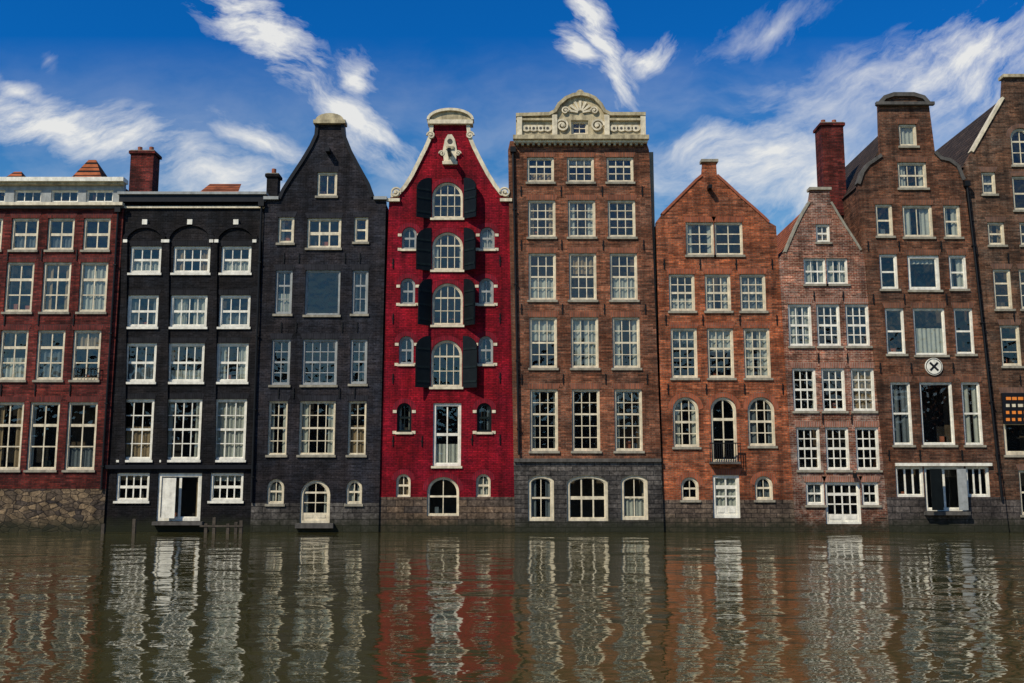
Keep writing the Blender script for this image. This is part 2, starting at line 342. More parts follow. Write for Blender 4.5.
# ================================================================ house 2 : black, wide and low
wall_mat('brick_black',(.014,.014,.016),(.006,.006,.007),(.020,.020,.022),None,rough=.8,vari=.35,seed=2,spec=.1)
soldier('soldier_black',(.015,.015,.018),(.008,.008,.010),(.02,.02,.02))
h=House('brick_house',.05,'brick_black'); h.lint='soldier_black'; h.fr='white_paint'; h.sillm='white_paint'
rows=[(246,273,(130,173,221),(31,37,30),2),(295,327,(127,170,219),(31,37,31),2),(343,382,(124,167,216),(32,37,32),2),(399,460,(120,163,213),(33,38,33),4)]
for r,(ya,yb,xs,ws,ny) in enumerate(rows):
    for x,w in zip(xs,ws): h.W(x,ya,x+w,yb,4 if w>35 else 3,ny,cur=random.choice('fstfh'),bar=.05,fw=.11)
h.W(116,473,149,501,4,2,cur='t',bar=.06); h.W(210,473,243,501,4,2,cur='t',bar=.06)
h.W(157,473,201,521,2,1,door=.0,cur='s',fw=.16,bar=.12,sill=False)
h.facade([(124,207),(265,203)],(101,532),(251,532))
h.body([(124,203),(264,200)],(101,532),(250,532),roof=None)
h.pbox('cornice','black_paint',121,196,267,203,-.25,.2); h.pbox('cornice','grey_paint',120,193.5,268,196,-.35,.3); h.pbox('cornice','cream_paint',122,206.5,266,208.5,-.1,-.002)
for (bx0,bx1) in ((121,127),(163,169),(211,217),(254,260)):
    l=h.pts([(bx0-1.5,466),(bx1-1.5,466),(bx1+1,240),(bx0+1,240)])
    h.prism('pilasters','brick_black',l,h.yo-.09,h.yo+.02)
for cxp,wp in ((145,19),(190,22),(236,19)):
    c=h.P(cxp,243); r=wp*.048*.98; K=16
    for i in range(K):
        a0=math.pi*i/K; a1=math.pi*(i+1)/K
        q=[(c[0]+R*math.cos(a),c[1]+R*.85*math.sin(a)) for R,a in ((r,a0),(r,a1),(r+.22,a1),(r+.22,a0))]
        h.prism('blind_arches','brick_black',q,h.yo-.1,h.yo+.02)
    h.pbox('keystones','white_paint',cxp-2,220,cxp+3,225,-.13,0)
    h.pbox('keystones','white_paint',cxp-wp-2,240,cxp-wp+2,243,-.13,0); h.pbox('keystones','white_paint',cxp+wp-2,240,cxp+wp+2,243,-.13,0)
h.pbox('ledge','black_paint',105,465,258,469,-.16,0)
h.pbox('landing','dark_stone',154,521.5,204,525,-.3,0)
h.pbox('doors','white_paint',164,478,177,518,-.25,-.21)
h.chimney(267,173,278,200,1.5,'brick_black',.6,1)
y=h.yo+4; a=P(192,198,y); b=P(236,198,y)
h.add('roof_turret','tile_roof',[(a[0],y,a[1]),(b[0],y,b[1]),(b[0]-.3,y+2,b[1]+1.4),(a[0]+.3,y+2,a[1]+1.4)],[(0,1,2,3)])
h.done()
f=House('wooden_fence',-1.35)
for px in (103,134,206,214,228,236,241):
    x,_=f.P(px,520); hh=random.uniform(.4,.75); f.box('posts','wood',x-.07,x+.07,f.yo,f.yo+.14,-1.2,hh)
a,_=f.P(200,520); b,_=f.P(243,520); f.box('rail','wood',a,b,f.yo-.03,f.yo-.005,.3,.38)
f.done()
# ================================================================ house 3 : dark neck gable
wall_mat('brick_blueblack',(.024,.024,.030),(.011,.011,.015),(.034,.034,.038),zof(503),bc1=(.15,.135,.115),bc2=(.07,.062,.055),bmo=(.02,.02,.02),rough=.8,vari=.35,seed=3,spec=.1)
soldier('soldier_bb',(.024,.024,.030),(.014,.014,.018),(.03,.03,.032))
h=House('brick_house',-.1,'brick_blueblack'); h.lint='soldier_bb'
h.W(317,172,337,196,2,1,fw=.1,cur='n',mid=False)
h.W(278,217,294,243,1,2,cur='s'); h.W(307,218,341,248,3,2,cur='n',bar=.07); h.W(354,217,368,242,1,2,cur='s')
h.fr='grey_paint'
h.W(275,270,292,314,2,3,cur='h'); h.W(305,270,340,315,1,1,cur='n',fw=.07); h.W(352,270,368,314,2,3,cur='s')
h.W(271,339,290,385,2,4,cur='n'); h.W(302,339,337,385,4,4,cur='n'); h.W(350,339,367,384,2,4,cur='s')
h.fr='cream_paint'
h.W(268,401,287,455,2,4,cur='s',fw=.06); h.W(299,401,335,455,4,4,cur='s',fw=.07); h.W(348,401,366,455,2,4,cur='h',fw=.06)
h.W(267,479,284,504,2,2,arch=.5,cur='f',lintel=False,fw=.09); h.W(346,480,362,504,2,2,arch=.5,cur='f',lintel=False,fw=.09)
h.W(300,480,330,523,2,3,arch=.5,cur='s',door=.2,lintel=False,fw=.12,sill=False,dm='cream_paint')
G=[(265,200),(279,199),(283,190),(292,176),(302,161),(311,146),(316,135),(317,124),(343,124),(344,135),(350,150),(359,167),(368,183),(373,197),(386,201)]
h.facade(G,(250,532),(378.5,532))
h.body([(266,204),(280,200),(330,140),(372,200),(385,204)],(250,532),(377,532))
w=h.pts(G); h.ribbon('gable_coping','black_paint',w[1:8],.07,.1,h.yo-.08,h.yo+.34); h.ribbon('gable_coping','black_paint',w[8:14],.07,.1,h.yo-.08,h.yo+.34)
h.pbox('gable_cap','cornice_stone',314,121,346,124.5,-.22,.4)
K=10; c0=h.P(316,121); c1=h.P(344,121); cx=(c0[0]+c1[0])/2; rr=(c1[0]-c0[0])/2
h.prism('gable_cap','cornice_stone',[(cx+rr*math.cos(math.pi*k/K),c0[1]+.003+.36*math.sin(math.pi*k/K)) for k in range(K+1)],h.yo-.15,h.yo+.35)
h.pbox('shoulder_caps','grey_paint',264,197,279,200,-.15,.3); h.pbox('shoulder_caps','grey_paint',374,197,387,200,-.15,.3)
for yy in (258,327,393):
    for x in (284,299,345,360): h.anchor(x-(yy-258)*.04,yy,.5)
h.pbox('hoist_beam','black_paint',327,150,331,154,-.45,0)
h.pbox('door_step','dark_stone',296,523,334,528,-.25,0)
h.pipe(262,206,252,502)
h.done()
# ================================================================ house 4 : crimson bell gable warehouse
wall_mat('brick_crimson',(.28,.0065,.018),(.19,.0045,.012),(.12,.005,.012),zof(497),bc1=(.20,.135,.085),bc2=(.09,.07,.055),bmo=(.03,.022,.02),rough=.75,vari=.2,seed=4,spec=.1)
soldier('soldier_crimson',(.25,.01,.02),(.16,.007,.014),(.08,.01,.02))
h=House('brick_house',.0,'brick_crimson'); h.lint='soldier_crimson'; h.sillm='cream_paint'; 
cent=[(432,182,463,218),(432,232,463,270),(432,283,463,325),(431,340,462,387)]
for i,q in enumerate(cent):
    X0,X1,Z0,Z1=h.W(*q,nx=4,ny=3,arch=.5,cur='s' if i==1 else 'n',fw=.08,bar=.035,fr='cream_paint')
    for sgn,hx in ((-1,X0-.03),(1,X1+.03)):
        ang=math.radians(random.uniform(22,48)); wd=.78; z0,z1=Z0-.05,Z1+.25
        prof=[(0,z0),(wd,z0),(wd,z1-.7)]+[(wd*math.cos(t),z1-.7+.65*math.sin(t)) for t in [math.pi/2*k/6 for k in range(1,7)]]
        vs=[]
        for off in (0,.06):
            for (a,z) in prof: vs.append((hx+sgn*(a*math.cos(ang)+off*math.sin(ang)), h.yo-.04-a*math.sin(ang)+off*math.cos(ang), z))
        n=len(prof); h.add('shutters','shutter_paint',vs,[tuple(range(n)),tuple(range(2*n-1,n-1,-1))]+[(k,(k+1)%n,n+(k+1)%n,n+k) for k in range(n)])
        for zz in (z0+.25,z0+.95,z1-.75):
            vs=[(hx+sgn*(a*math.cos(ang)-.025*math.sin(ang)*q2),h.yo-.04-a*math.sin(ang)-.03*math.cos(ang)*q2,z) for q2 in (0,1) for (a,z) in ((.03,zz),(wd-.03,zz),(wd-.03,zz+.1),(.03,zz+.1))]
            h.add('shutter_battens','dark_green_paint',vs,[(0,1,2,3),(4,5,6,7),(0,1,5,4),(1,2,6,5),(2,3,7,6),(3,0,4,7)])
h.W(433,403,461,466,2,2,cur='h',fw=.12,fr='white_paint',lintel=False,bar=.06)
h.W(427,477,459,516,2,2,arch=.45,cur='n',fw=.08,door=.0,sill=False,fr='cream_paint')
for (lx,rx,ya,yb) in ((402,480,227,249),(400.5,479,278,304),(399,478.5,336,364),(397,477,403,432),(396,476,474,497)):
    for x in (lx,rx):
        low=ya>470
        X0,X1,Z0,Z1=h.W(x,ya,x+14.5,yb,2,2,arch=.5,cur='f' if low else random.choice('fsn'),fw=.07,fr='dark_green_paint' if ya==403 else 'grey_paint' if not low else 'cream_paint',sill=not low,bar=.045)
        if not low:
            for xx in (X0-.2,X1+.02):
                h.box('white_blocks','cream_paint',xx,xx+.18,h.yo-.03,h.yo+.02,Z1-.48,Z1-.34); h.box('white_blocks','cream_paint',xx,xx+.18,h.yo-.03,h.yo+.02,Z0-.09,Z0+.05)
G=[(389,201),(391,196),(398,195),(405,187),(412,176),(419,162),(426,148),(431,136),(432,124),(468,124),(469,136),(474,148),(481,162),(488,175),(495,186),(501,194),(509,196),(511,201)]
h.facade(G,(378,532),(517,532))
h.body([(389,204),(405,200),(449,150),(495,200),(511,204)],(378,532),(514,532),roof='tile_roof')
w=h.pts(G)
for seg in (w[1:9],w[9:17]): h.ribbon('gable_coping','cream_paint',seg,.1,.09,h.yo-.1,h.yo+.35)
scroll(h,'cream_paint',396,193,.27,1,-.16); scroll(h,'cream_paint',505,193,.27,-1,-.16)
scroll(h,'cream_paint',431,136,.2,-1,-.16); scroll(h,'cream_paint',470,136,.2,1,-.16)
h.pbox('gable_cap','cream_paint',428,121,473,125,-.22,.4)
K=14; c0=h.P(430,121); c1=h.P(471,121); cx=(c0[0]+c1[0])/2; rr=(c1[0]-c0[0])/2
h.prism('gable_cap','cornice_stone',[(cx+rr*math.cos(math.pi*k/K),c0[1]+.003+.5*math.sin(math.pi*k/K)) for k in range(K+1)],h.yo-.12,h.yo+.35)
A=[(cx+(rr+.1)*math.cos(math.pi*(K-k)/K),c0[1]+.55*math.sin(math.pi*(K-k)/K)) for k in range(K+1)]; h.ribbon('gable_cap','cream_paint',A,.05,.08,h.yo-.25,h.yo+.36)
# carved tablet below the cap
T=h.pts([(444,163),(443,150),(445,140),(448,135),(452,135),(455,140),(457,150),(456,163)]); h.prism('carved_tablet','cream_paint',T,h.yo-.1,h.yo+.01)
c=h.P(450,142); disc(h,'carved_tablet','dark_stone',c[0],c[1],.13,h.yo-.12,h.yo-.09)
h.pbox('carved_tablet','cornice_stone',446,147,454,150,-.16,-.09); h.pbox('carved_tablet','cream_paint',442.5,162,457.5,165,-.16,.01)
scroll(h,'cream_paint',442,154,.15,-1,-.12,1.3,.06); scroll(h,'cream_paint',458,154,.15,1,-.12,1.3,.06)
h.pbox('hoist_beam','shutter_paint',448.3,153,451.7,157,-.8,0); x,z=h.P(450,157); h.box('hoist_beam','black_iron',x-.02,x+.02,h.yo-.75,h.yo-.71,z-.4,z)
h.pbox('shoulder_caps','cream_paint',387,199,400,202,-.15,-.002); h.pbox('shoulder_caps','cream_paint',500,199,512,202,-.15,-.002)
for yy in (262,320,377,440):
    for x in (393,422,472,500): h.anchor(x,yy+random.uniform(-2,2),.5)
h.done()
# ================================================================ house 5 : tall brown house with ornate cornice
wall_mat('brick_brown',(.235,.085,.043),(.12,.045,.026),(.17,.11,.07),zof(461),bc1=(.12,.105,.09),bc2=(.055,.05,.045),bmo=(.018,.018,.018),bbw=.7,brh=.22,seed=5)
soldier('soldier_brown',(.29,.095,.046),(.17,.06,.032),(.13,.09,.07))
h=House('brick_house',-.08,'brick_brown'); h.lint='soldier_brown'
for (ya,yb,xs,w,ny) in ((157,182,(527,567,606.5),27,3),(200,237,(528,568,608),27.5,4),(253,300,(528.5,569,610),27.5,4),(317,368,(529.5,571,612.5),27.5,4),(389,451,(530,572,614.5),28,5)):
    for x in xs: h.W(x,ya,x+w,yb,3,ny,fw=.09,bar=.04,cur=random.choice('fsthsn'))
h.W(528,475,554,521,2,2,arch=.25,cur='s',fw=.14,lintel=False,sill=False); h.W(621,475,648,520,2,2,arch=.25,cur='h',fw=.14,lintel=False,sill=False)
h.W(567,475,608,521,3,2,arch=.2,cur='n',fw=.13,lintel=False,sill=False,bar=.07)
h.facade([(508,150),(510,141),(646,141),(649,150)],(515,532),(664,532))
h.body([(509,150),(522,142),(634,142),(648,150)],(516,532),(663,532),roof='slate_roof')
C=[(516,140),(516,117),(549,116),(555,113),(559,106),(566,100),(573,97),(580,96),(587,97),(594,100),(600,106),(604,113),(610,116),(645,116),(645,140)]
h.holes=[]
h.W(571,121,588,135,2,2,cur='n',fw=.09,sill=False,lintel=False,mid=False,rec=.02)
cp_=h.pts(C); h.plate('crowning_cornice','cornice_stone',cp_[::-1],h.holes,h.yo-.12,h.yo+.295)
h.box('crowning_cornice','interior',h.P(568,120)[0],h.P(591,120)[0],h.yo+.31,h.yo+.36,h.P(580,137)[1],h.P(580,119)[1])
h.ribbon('cornice_mouldings','cornice_stone',cp_[1:14],.1,.07,h.yo-.3,h.yo+.32)
h.pbox('cornice_mouldings','cornice_stone',513,137.5,648,141.5,-.42,-.125); h.pbox('cornice_mouldings','cream_paint',514,141.6,647,144,-.25,-.003)
for k in range(24): h.pbox('cornice_dentils','cornice_stone',516+k*5.4,144.1,518.4+k*5.4,146.4,-.2,-.004)
h.pbox('cornice_mouldings','cornice_stone',516,120,556,122,-.26,-.125); h.pbox('cornice_mouldings','cornice_stone',604,120,645,122,-.26,-.125)
for x in (517,552,604,640): h.pbox('cornice_pilasters','cream_paint',x,116.5,x+5,137.4,-.27,-.118)
for x0,x1 in ((523,551),(610,639)):
    for k in range(4):
        xx=x0+(x1-x0)*(k+.5)/4; c=h.P(xx,129.5); disc(h,'carved_swags','cream_paint',c[0],c[1],.17,h.yo-.19,h.yo-.115,12,1.3); disc(h,'carved_swags','dark_stone',c[0],c[1],.07,h.yo-.2,h.yo-.18,10)
scroll(h,'cream_paint',562,127,.34,-1,-.24,1.7,.09); scroll(h,'cream_paint',597,127,.34,1,-.24,1.7,.09)
scroll(h,'cream_paint',565,112,.2,1,-.24,1.4,.07); scroll(h,'cream_paint',594,112,.2,-1,-.24,1.4,.07)
c=h.P(580,114)
for k in range(7):
    a=math.pi*(k+.5)/7; r0,r1=.12,.62; d=(math.cos(a),math.sin(a)); n=(-d[1]*.07,d[0]*.07)
    h.prism('carved_shell','cream_paint',[(c[0]+d[0]*r0-n[0]*.5,c[1]+d[1]*r0-n[1]*.5),(c[0]+d[0]*r0+n[0]*.5,c[1]+d[1]*r0+n[1]*.5),(c[0]+d[0]*r1+n[0],c[1]+d[1]*r1+n[1]),(c[0]+d[0]*r1-n[0],c[1]+d[1]*r1-n[1])],h.yo-.2,h.yo-.115)
c=h.P(580,96); disc(h,'carved_shell','cornice_stone',c[0],c[1]+.08,.2,h.yo-.15,h.yo+.2)
h.pbox('string_course','dark_stone',514,458.5,661,462,-.12,-.002)
h.box('plaster_strip','plaster',h.P(640,300)[0],h.P(655,150)[0],h.yo+.6,h.yo+3,-1,h.P(650,148)[1])
for yy in (191,245,309,379,): 
    for x in (521,561,602,642): h.anchor(x+(yy-190)*.02*(x-505)/100,yy,.5)
h.pipe(513,152,519,455)
h.done()
# ================================================================ house 6 : orange brick spout gable
wall_mat('brick_orange',(.38,.105,.038),(.22,.058,.026),(.2,.12,.075),zof(500),bc1=(.2,.145,.10),bc2=(.11,.08,.06),bmo=(.035,.028,.025),bbw=.6,brh=.22,seed=6)
soldier('soldier_orange',(.36,.09,.035),(.23,.06,.027),(.17,.11,.08))
h=House('brick_house',.06,'brick_orange'); h.lint='soldier_orange'
h.W(686,222,714,255,2,3,fw=.08,bar=.05,cur='s',mid=False); h.W(714.6,222,743,255,2,3,fw=.08,bar=.05,cur='n',mid=False)
for x in (669,705,740): h.W(x,274,x+26,311,3,4,cur=random.choice('fsh'),bar=.045)
for x in (671,707.5,744): h.W(x,328,x+26.5,378,3,5,cur=random.choice('fst'),bar=.045)
h.W(673,397,699,447,3,4,arch=.5,cur='s',fw=.09,bar=.05); h.W(748,397,775,446,3,4,arch=.5,cur='s',fw=.09,bar=.05)
h.W(711,397,737,462,2,3,arch=.5,cur='n',fw=.1,bar=.06,sill=False)
h.W(681,477,699,500,2,2,arch=.5,cur='n',fw=.1); h.W(755,476,773,500,2,2,arch=.5,cur='f',fw=.1)
h.W(713,475,740,518,2,3,door=.25,cur='f',fw=.13,bar=.08,dm='white_paint',fr='white_paint',sill=False)
G=[(656,222),(662,214),(672,204),(685,191),(696,180),(702,175),(703,162),(716,162),(717,175),(725,182),(740,196),(754,208),(764,217),(769,222),(776,226)]
h.facade(G,(664,532),(797,532))
h.body([(657,226),(709,180),(774,229)],(664,532),(796,532),roof='tile_roof')
w=h.pts(G); h.ribbon('gable_coping','terracotta',w[1:6],.06,.06,h.yo-.05,h.yo+.33); h.ribbon('gable_coping','terracotta',w[8:14],.06,.06,h.yo-.05,h.yo+.33)
h.pbox('gable_cap','sill_stone',701,159.5,718,162.2,-.1,.4)
h.pbox('hoist_beam','black_iron',707,187,710.5,190.5,-.45,0)
x0,z0=h.P(709,462); x1,_=h.P(739,462); z1=h.P(709,444)[1]
h.box('balcony','dark_stone',x0,x1,h.yo-.4,h.yo,z0-.1,z0)
for k in range(14): x=x0+(x1-x0)*k/13; h.box('balcony','black_iron',x-.015,x+.015,h.yo-.38,h.yo-.35,z0,z1)
h.box('balcony','black_iron',x0-.02,x1+.02,h.yo-.39,h.yo-.34,z1,z1+.05)
for yy in (264,320,389):
    for x in (664,700,736,772): h.anchor(x+(yy-264)*.05*(x-600)/100,yy,.5)
h.done()
# ================================================================ house 7 : narrow weathered brick
wall_mat('brick_weathered',(.27,.09,.052),(.13,.045,.03),(.34,.26,.19),None,mott=.75,mottc=(.42,.33,.26),vari=.5,seed=7)
soldier('soldier_weathered',(.33,.12,.07),(.2,.08,.05),(.3,.25,.2))
h=House('brick_house',-.04,'brick_weathered'); h.lint='soldier_weathered'; h.fr='white_paint'
h.W(816,224,830,242,2,2,fw=.08,cur='f'); h.W(804,258,826,284,3,2,fw=.07,cur='f',lintel=False); h.W(826.6,258,848,284,3,2,fw=.07,cur='f',lintel=False)
for (ya,yb,xs) in ((304,346,(788.5,817,846)),(368,411,(793,822,851.5)),(427,470,(797,826,856))):
    for x in xs: h.W(x,ya,x+23.5,yb,3,4,cur=random.choice('nnsf'),bar=.05,fw=.09)
h.W(806,482,824.5,505,2,2,cur='f'); h.W(862,482,879,505,2,2,cur='n'); h.W(825.5,482,861,524,4,3,cur='n',door=.2,bar=.06,fw=.11,sill=False)
G=[(779,258),(785,252),(790,240),(796,226),(803,212),(809,202),(811,190),(829,189),(831,202),(838,214),(846,227),(854,239),(861,250),(868,258)]
h.facade(G,(796,532),(893,532))
h.body([(780,262),(820,197),(868,262)],(796,532),(892,532),roof='tile_roof',depth=8)
w=h.pts(G); h.ribbon('gable_coping','sill_stone',w[1:6],.05,.06,h.yo-.05,h.yo+.33); h.ribbon('gable_coping','sill_stone',w[8:13],.05,.06,h.yo-.05,h.yo+.33); h.pbox('gable_cap','sill_stone',809,187.5,831,190.2,-.1,.4)
h.pbox('lantern','black_iron',852,473,855,478,-.3,-.1)
h.chimney(821,122,843,215,2.5,'brick_darkred',1.1,2)
for yy in (296,358,419):
    for x in (814,843): h.anchor(x+(yy-296)*.07,yy,.45)
h.done()
# ================================================================ house 8 : tall brown neck gable
wall_mat('brick_umber',(.160,.064,.034),(.08,.033,.020),(.11,.078,.05),zof(497),bc1=(.12,.10,.085),bc2=(.06,.05,.045),bmo=(.02,.02,.02),seed=8)
soldier('soldier_umber',(.21,.082,.042),(.12,.05,.03),(.11,.08,.06))
h=House('brick_house',-.12,'brick_umber'); h.lint='soldier_umber'; h.fr='cream_paint'
h.W(899,124,917,146,1,1,cur='f'); h.W(898,162,927,188,3,2,cur='s')
h.W(876,204,893,236,1,2,cur='s'); h.W(903,205,933,237,2,1,cur='s'); h.W(944,205,961,237,1,2,cur='f')
h.fr='white_paint'
h.W(880,254,898,289,1,2,cur='n'); h.W(908,255,940,290,1,1,cur='t',fw=.14); h.W(949.5,255,967,289,1,2,cur='f')
h.W(886,308,905,354,1,2,cur='n',fw=.08); h.W(914,308,946,355,1,1,cur='h',fw=.08); h.W(955,308,974,354,1,2,cur='n',fw=.08)
h.W(892,382,912,445,1,2,cur='f',fw=.08); h.W(921,382,954,445,1,1,cur='n',fw=.09); h.W(963,382,982,445,1,2,cur='f',fw=.08)
h.W(896,466,924,497,3,1,cur='n',fw=.1,bar=.08,sill=False,lintel=False); h.W(966.5,466,990,497,3,1,cur='n',fw=.1,bar=.08,sill=False,lintel=False)
h.W(925,466,966,511,2,1,cur='n',fw=.12,bar=.1,sill=False,lintel=False)
G=[(858,184),(862,172),(868,164),(874,160),(881,155),(880,140),(879,104),(884,98),(893,95),(913,95),(923,98),(929,105),(935,152),(941,158),(950,160),(958,166),(964,180)]
h.facade(G,(890,532),(1009,532))
h.body([(860,186),(905,112),(962,184)],(890,532),(1007,532),depth=10)
w=h.pts(G); h.ribbon('gable_coping','dark_stone',w[:5],.07,.1,h.yo-.08,h.yo+.33); h.ribbon('gable_coping','dark_stone',w[6:12],.1,.1,h.yo-.14,h.yo+.36); h.ribbon('gable_coping','dark_stone',w[12:],.07,.1,h.yo-.08,h.yo+.33)
h.pbox('gable_cap','dark_stone',875,103,933,106,-.22,-.002)
h.pbox('fascia','white_paint',895,463,991,466,-.14,-.002)
h.pbox('doors','shutter_paint',927,469,938,510,-.5,-.45); h.pbox('doors','grey_paint',955,469,964,510,-.35,-.3); h.pbox('door_step','dark_stone',924,511.5,968,515,-.3,0)
for yy in (246,299,368,455):
    for x in (868,899,941,975): h.anchor(x+(yy-246)*.1,yy,.5)
h.pipe(966,186,1001,500)
h.done()
rs=House('round_sign',-.2); c=rs.P(934,366.5)
disc(rs,'disc','white_paint',c[0],c[1],.42,rs.yo,rs.yo+.07,28)
A=[(c[0]+.39*math.cos(2*math.pi*k/28),c[1]+.39*math.sin(2*math.pi*k/28)) for k in range(28)]; B=[(c[0]+.36*math.cos(2*math.pi*k/28),c[1]+.36*math.sin(2*math.pi*k/28)) for k in range(28)]
rs.ring('rim','black_paint',A,B,rs.yo-.01,rs.yo+.005)
for sg in (-1,1): 
    d=(.19,.19*sg); n=(-.035*sg,.035); rs.prism('cross','black_paint',[(c[0]-d[0]-n[0],c[1]-d[1]-n[1]),(c[0]+d[0]-n[0],c[1]+d[1]-n[1]),(c[0]+d[0]+n[0],c[1]+d[1]+n[1]),(c[0]-d[0]+n[0],c[1]-d[1]+n[1])],rs.yo-.014+.003*sg,rs.yo+.004)
rs.done()
# ================================================================ house 9 : far right
wall_mat('brick_dusk',(.145,.072,.042),(.075,.04,.026),(.12,.09,.06),zof(500),bc1=(.12,.10,.085),bc2=(.06,.05,.045),bmo=(.02,.02,.02),seed=9)
soldier('soldier_dusk',(.2,.1,.06),(.13,.07,.045),(.11,.08,.07))
h=House('brick_house',.04,'brick_dusk'); h.lint='soldier_dusk'; h.fr='cream_paint'
h.W(1011,128,1032,165,2,3,arch=.5,cur='n'); h.W(982,172,996,194,1,2,cur='f'); h.W(988,222,1005,245,1,2,cur='f'); h.W(1013,176,1030,210,1,2,cur='n')
h.W(1020,222,1050,245,2,2)
h.W(994,269,1012,309,1,3,cur='n'); h.W(1020,269,1050,309,2,3); h.W(1001,325,1021,366,1,3,cur='n'); h.W(1030,325,1060,366,2,3)
h.W(1003,393,1030,455,1,2,cur='n',fw=.15); h.W(1040,393,1070,455,2,2); h.W(1020,470,1055,515,2,2,cur='n')
G=[(966,163),(972,152),(984,131),(996,110),(1003,98),(1004,78),(1030,77),(1034,98),(1052,130),(1066,152),(1072,163)]
h.facade(G,(1008,532),(1130,532))
h.body([(967,166),(1018,88),(1071,166)],(1008,532),(1130,532),depth=11)
w=h.pts(G); h.ribbon('gable_coping','cream_paint',w[1:5],.08,.05,h.yo-.08,h.yo+.33); h.ribbon('gable_coping','cream_paint',w[7:10],.08,.05,h.yo-.08,h.yo+.33); h.pbox('gable_cap','cornice_stone',1002,75,1032,78,-.15,.4)
for yy in (258,316,380): h.anchor(1008+(yy-258)*.1,yy,.5)
h.done()
sg=House('shop_sign',-.12)
sg.pbox('board','black_paint',1003,393,1040,424,0,.1)
for k in range(4):
    for j in range(5): sg.pbox('lettering','sign_orange' if k!=1 else 'cream_paint',1006+j*6,397+k*7,1006+j*6+random.uniform(3,5.2),400+k*7,-.02,0)
sg.done()
# ================================================================ water, ground
def sheet(name,mat,x0,x1,y0,y1,z):
    me=bpy.data.meshes.new(name); me.from_pydata([(x0,y0,z),(x1,y0,z),(x1,y1,z),(x0,y1,z)],[],[(0,1,2,3)]); me.materials.append(MATS[mat]); o=bpy.data.objects.new(name,me); S.collection.objects.link(o); return o
m,nt,o=newmat('canal_water'); tc=N(nt,'ShaderNodeTexCoord'); v=tc.outputs['Object']
n1=noise(nt,v,1,1,.4,(.45,.55,1),.3); n2=noise(nt,v,1,2,.5,(1.2,1.9,1),.5); n3=noise(nt,v,1,2,.5,(4.5,8,1)); n4=noise(nt,v,1,2,.5,(.08,.12,1))
amp=maprange(nt,n4,.35,.65,.65,1.2)
hh_=math_n(nt,'ADD',math_n(nt,'MULTIPLY',n1,.095),math_n(nt,'ADD',math_n(nt,'MULTIPLY',n2,.025),math_n(nt,'MULTIPLY',n3,.0022)))
hh_=math_n(nt,'MULTIPLY',hh_,amp)
bp=N(nt,'ShaderNodeBump'); bp.inputs['Strength'].default_value=1; bp.inputs['Distance'].default_value=.8; nt.links.new(hh_,bp.inputs['Height'])
p=N(nt,'ShaderNodeBsdfPrincipled'); p.inputs['Base Color'].default_value=(.050,.045,.015,1); p.inputs['Roughness'].default_value=.02; p.inputs['IOR'].default_value=1.6; p.inputs['Specular IOR Level'].default_value=.95; p.inputs['Specular Tint'].default_value=(1,.95,.76,1)
nt.links.new(bp.outputs[0],p.inputs['Normal']); nt.links.new(p.outputs[0],o.inputs[0])
sheet('canal_water','canal_water',-400,400,-84,3,0)
sheet('ground','ground_paving',-1500,1500,.9,2500,.55)
sheet('ground','ground_paving',-1500,1500,-2500,-83,.9)
# opposite bank of the canal (what the panes reflect): quay wall and a terrace of houses
q=House('quay_wall',0); q.box('stonework','dark_stone',-400,400,-84,-83.002,-1.2,1.0); q.done()
ob_=House('background_buildings',0); x=-120
while x<120:
    w_=random.uniform(5.5,9); H_=random.uniform(11,19); y_=-98
    mt=random.choice(['brick_umber','brick_brown','brick_darkred','brick_dusk'])
    ob_.box('terrace_walls',mt,x,x+w_-.02,y_-10,y_,0,H_)
    V=[(x,y_-.02,H_),(x+w_-.02,y_-.02,H_),(x+w_/2,y_-.02,H_+w_*.45),(x,y_-10,H_),(x+w_-.02,y_-10,H_),(x+w_/2,y_-10,H_+w_*.45)]
    ob_.add('terrace_roofs','slate_roof',V,[(0,1,2),(3,5,4),(0,2,5,3),(1,4,5,2)])
    nfl=int(H_/3)
    for i in range(nfl):
        for j in range(3):
            xx=x+w_*(j+.5)/3; zz=1.8+i*3
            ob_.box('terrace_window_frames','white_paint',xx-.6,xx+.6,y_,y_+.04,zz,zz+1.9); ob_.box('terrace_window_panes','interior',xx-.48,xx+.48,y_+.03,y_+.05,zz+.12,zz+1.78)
    x+=w_
ob_.done()
# ================================================================ light, sky
EL=math.radians(46); AZ=math.atan2(-.66,-.75)
sd=Vector((math.sin(AZ)*math.cos(EL),math.cos(AZ)*math.cos(EL),math.sin(EL)))
l=bpy.data.lights.new('sun','SUN'); l.energy=4.6; l.angle=math.radians(.6); l.color=(1,.92,.78)
lo=bpy.data.objects.new('sun',l); S.collection.objects.link(lo); lo.rotation_euler=(-sd).to_track_quat('-Z','Y').to_euler()
wd=bpy.data.worlds.new('World'); S.world=wd; wd.use_nodes=True; nt=wd.node_tree; nt.nodes.clear()
out=N(nt,'ShaderNodeOutputWorld'); bg=N(nt,'ShaderNodeBackground'); bg.inputs[1].default_value=.1
sky=N(nt,'ShaderNodeTexSky'); sky.sky_type='NISHITA'; sky.sun_disc=False; sky.sun_elevation=EL; sky.sun_rotation=AZ; sky.air_density=1.0; sky.dust_density=.2; sky.ozone_density=4
tc=N(nt,'ShaderNodeTexCoord'); s=N(nt,'ShaderNodeSeparateXYZ'); nt.links.new(tc.outputs['Generated'],s.inputs[0])
ay=math_n(nt,'MAXIMUM',math_n(nt,'ABSOLUTE',s.outputs[1]),.05)
u=math_n(nt,'DIVIDE',s.outputs[0],ay); vv=math_n(nt,'DIVIDE',s.outputs[2],ay)
c=N(nt,'ShaderNodeCombineXYZ'); nt.links.new(u,c.inputs[0]); nt.links.new(vv,c.inputs[1]); uv=c.outputs[0]
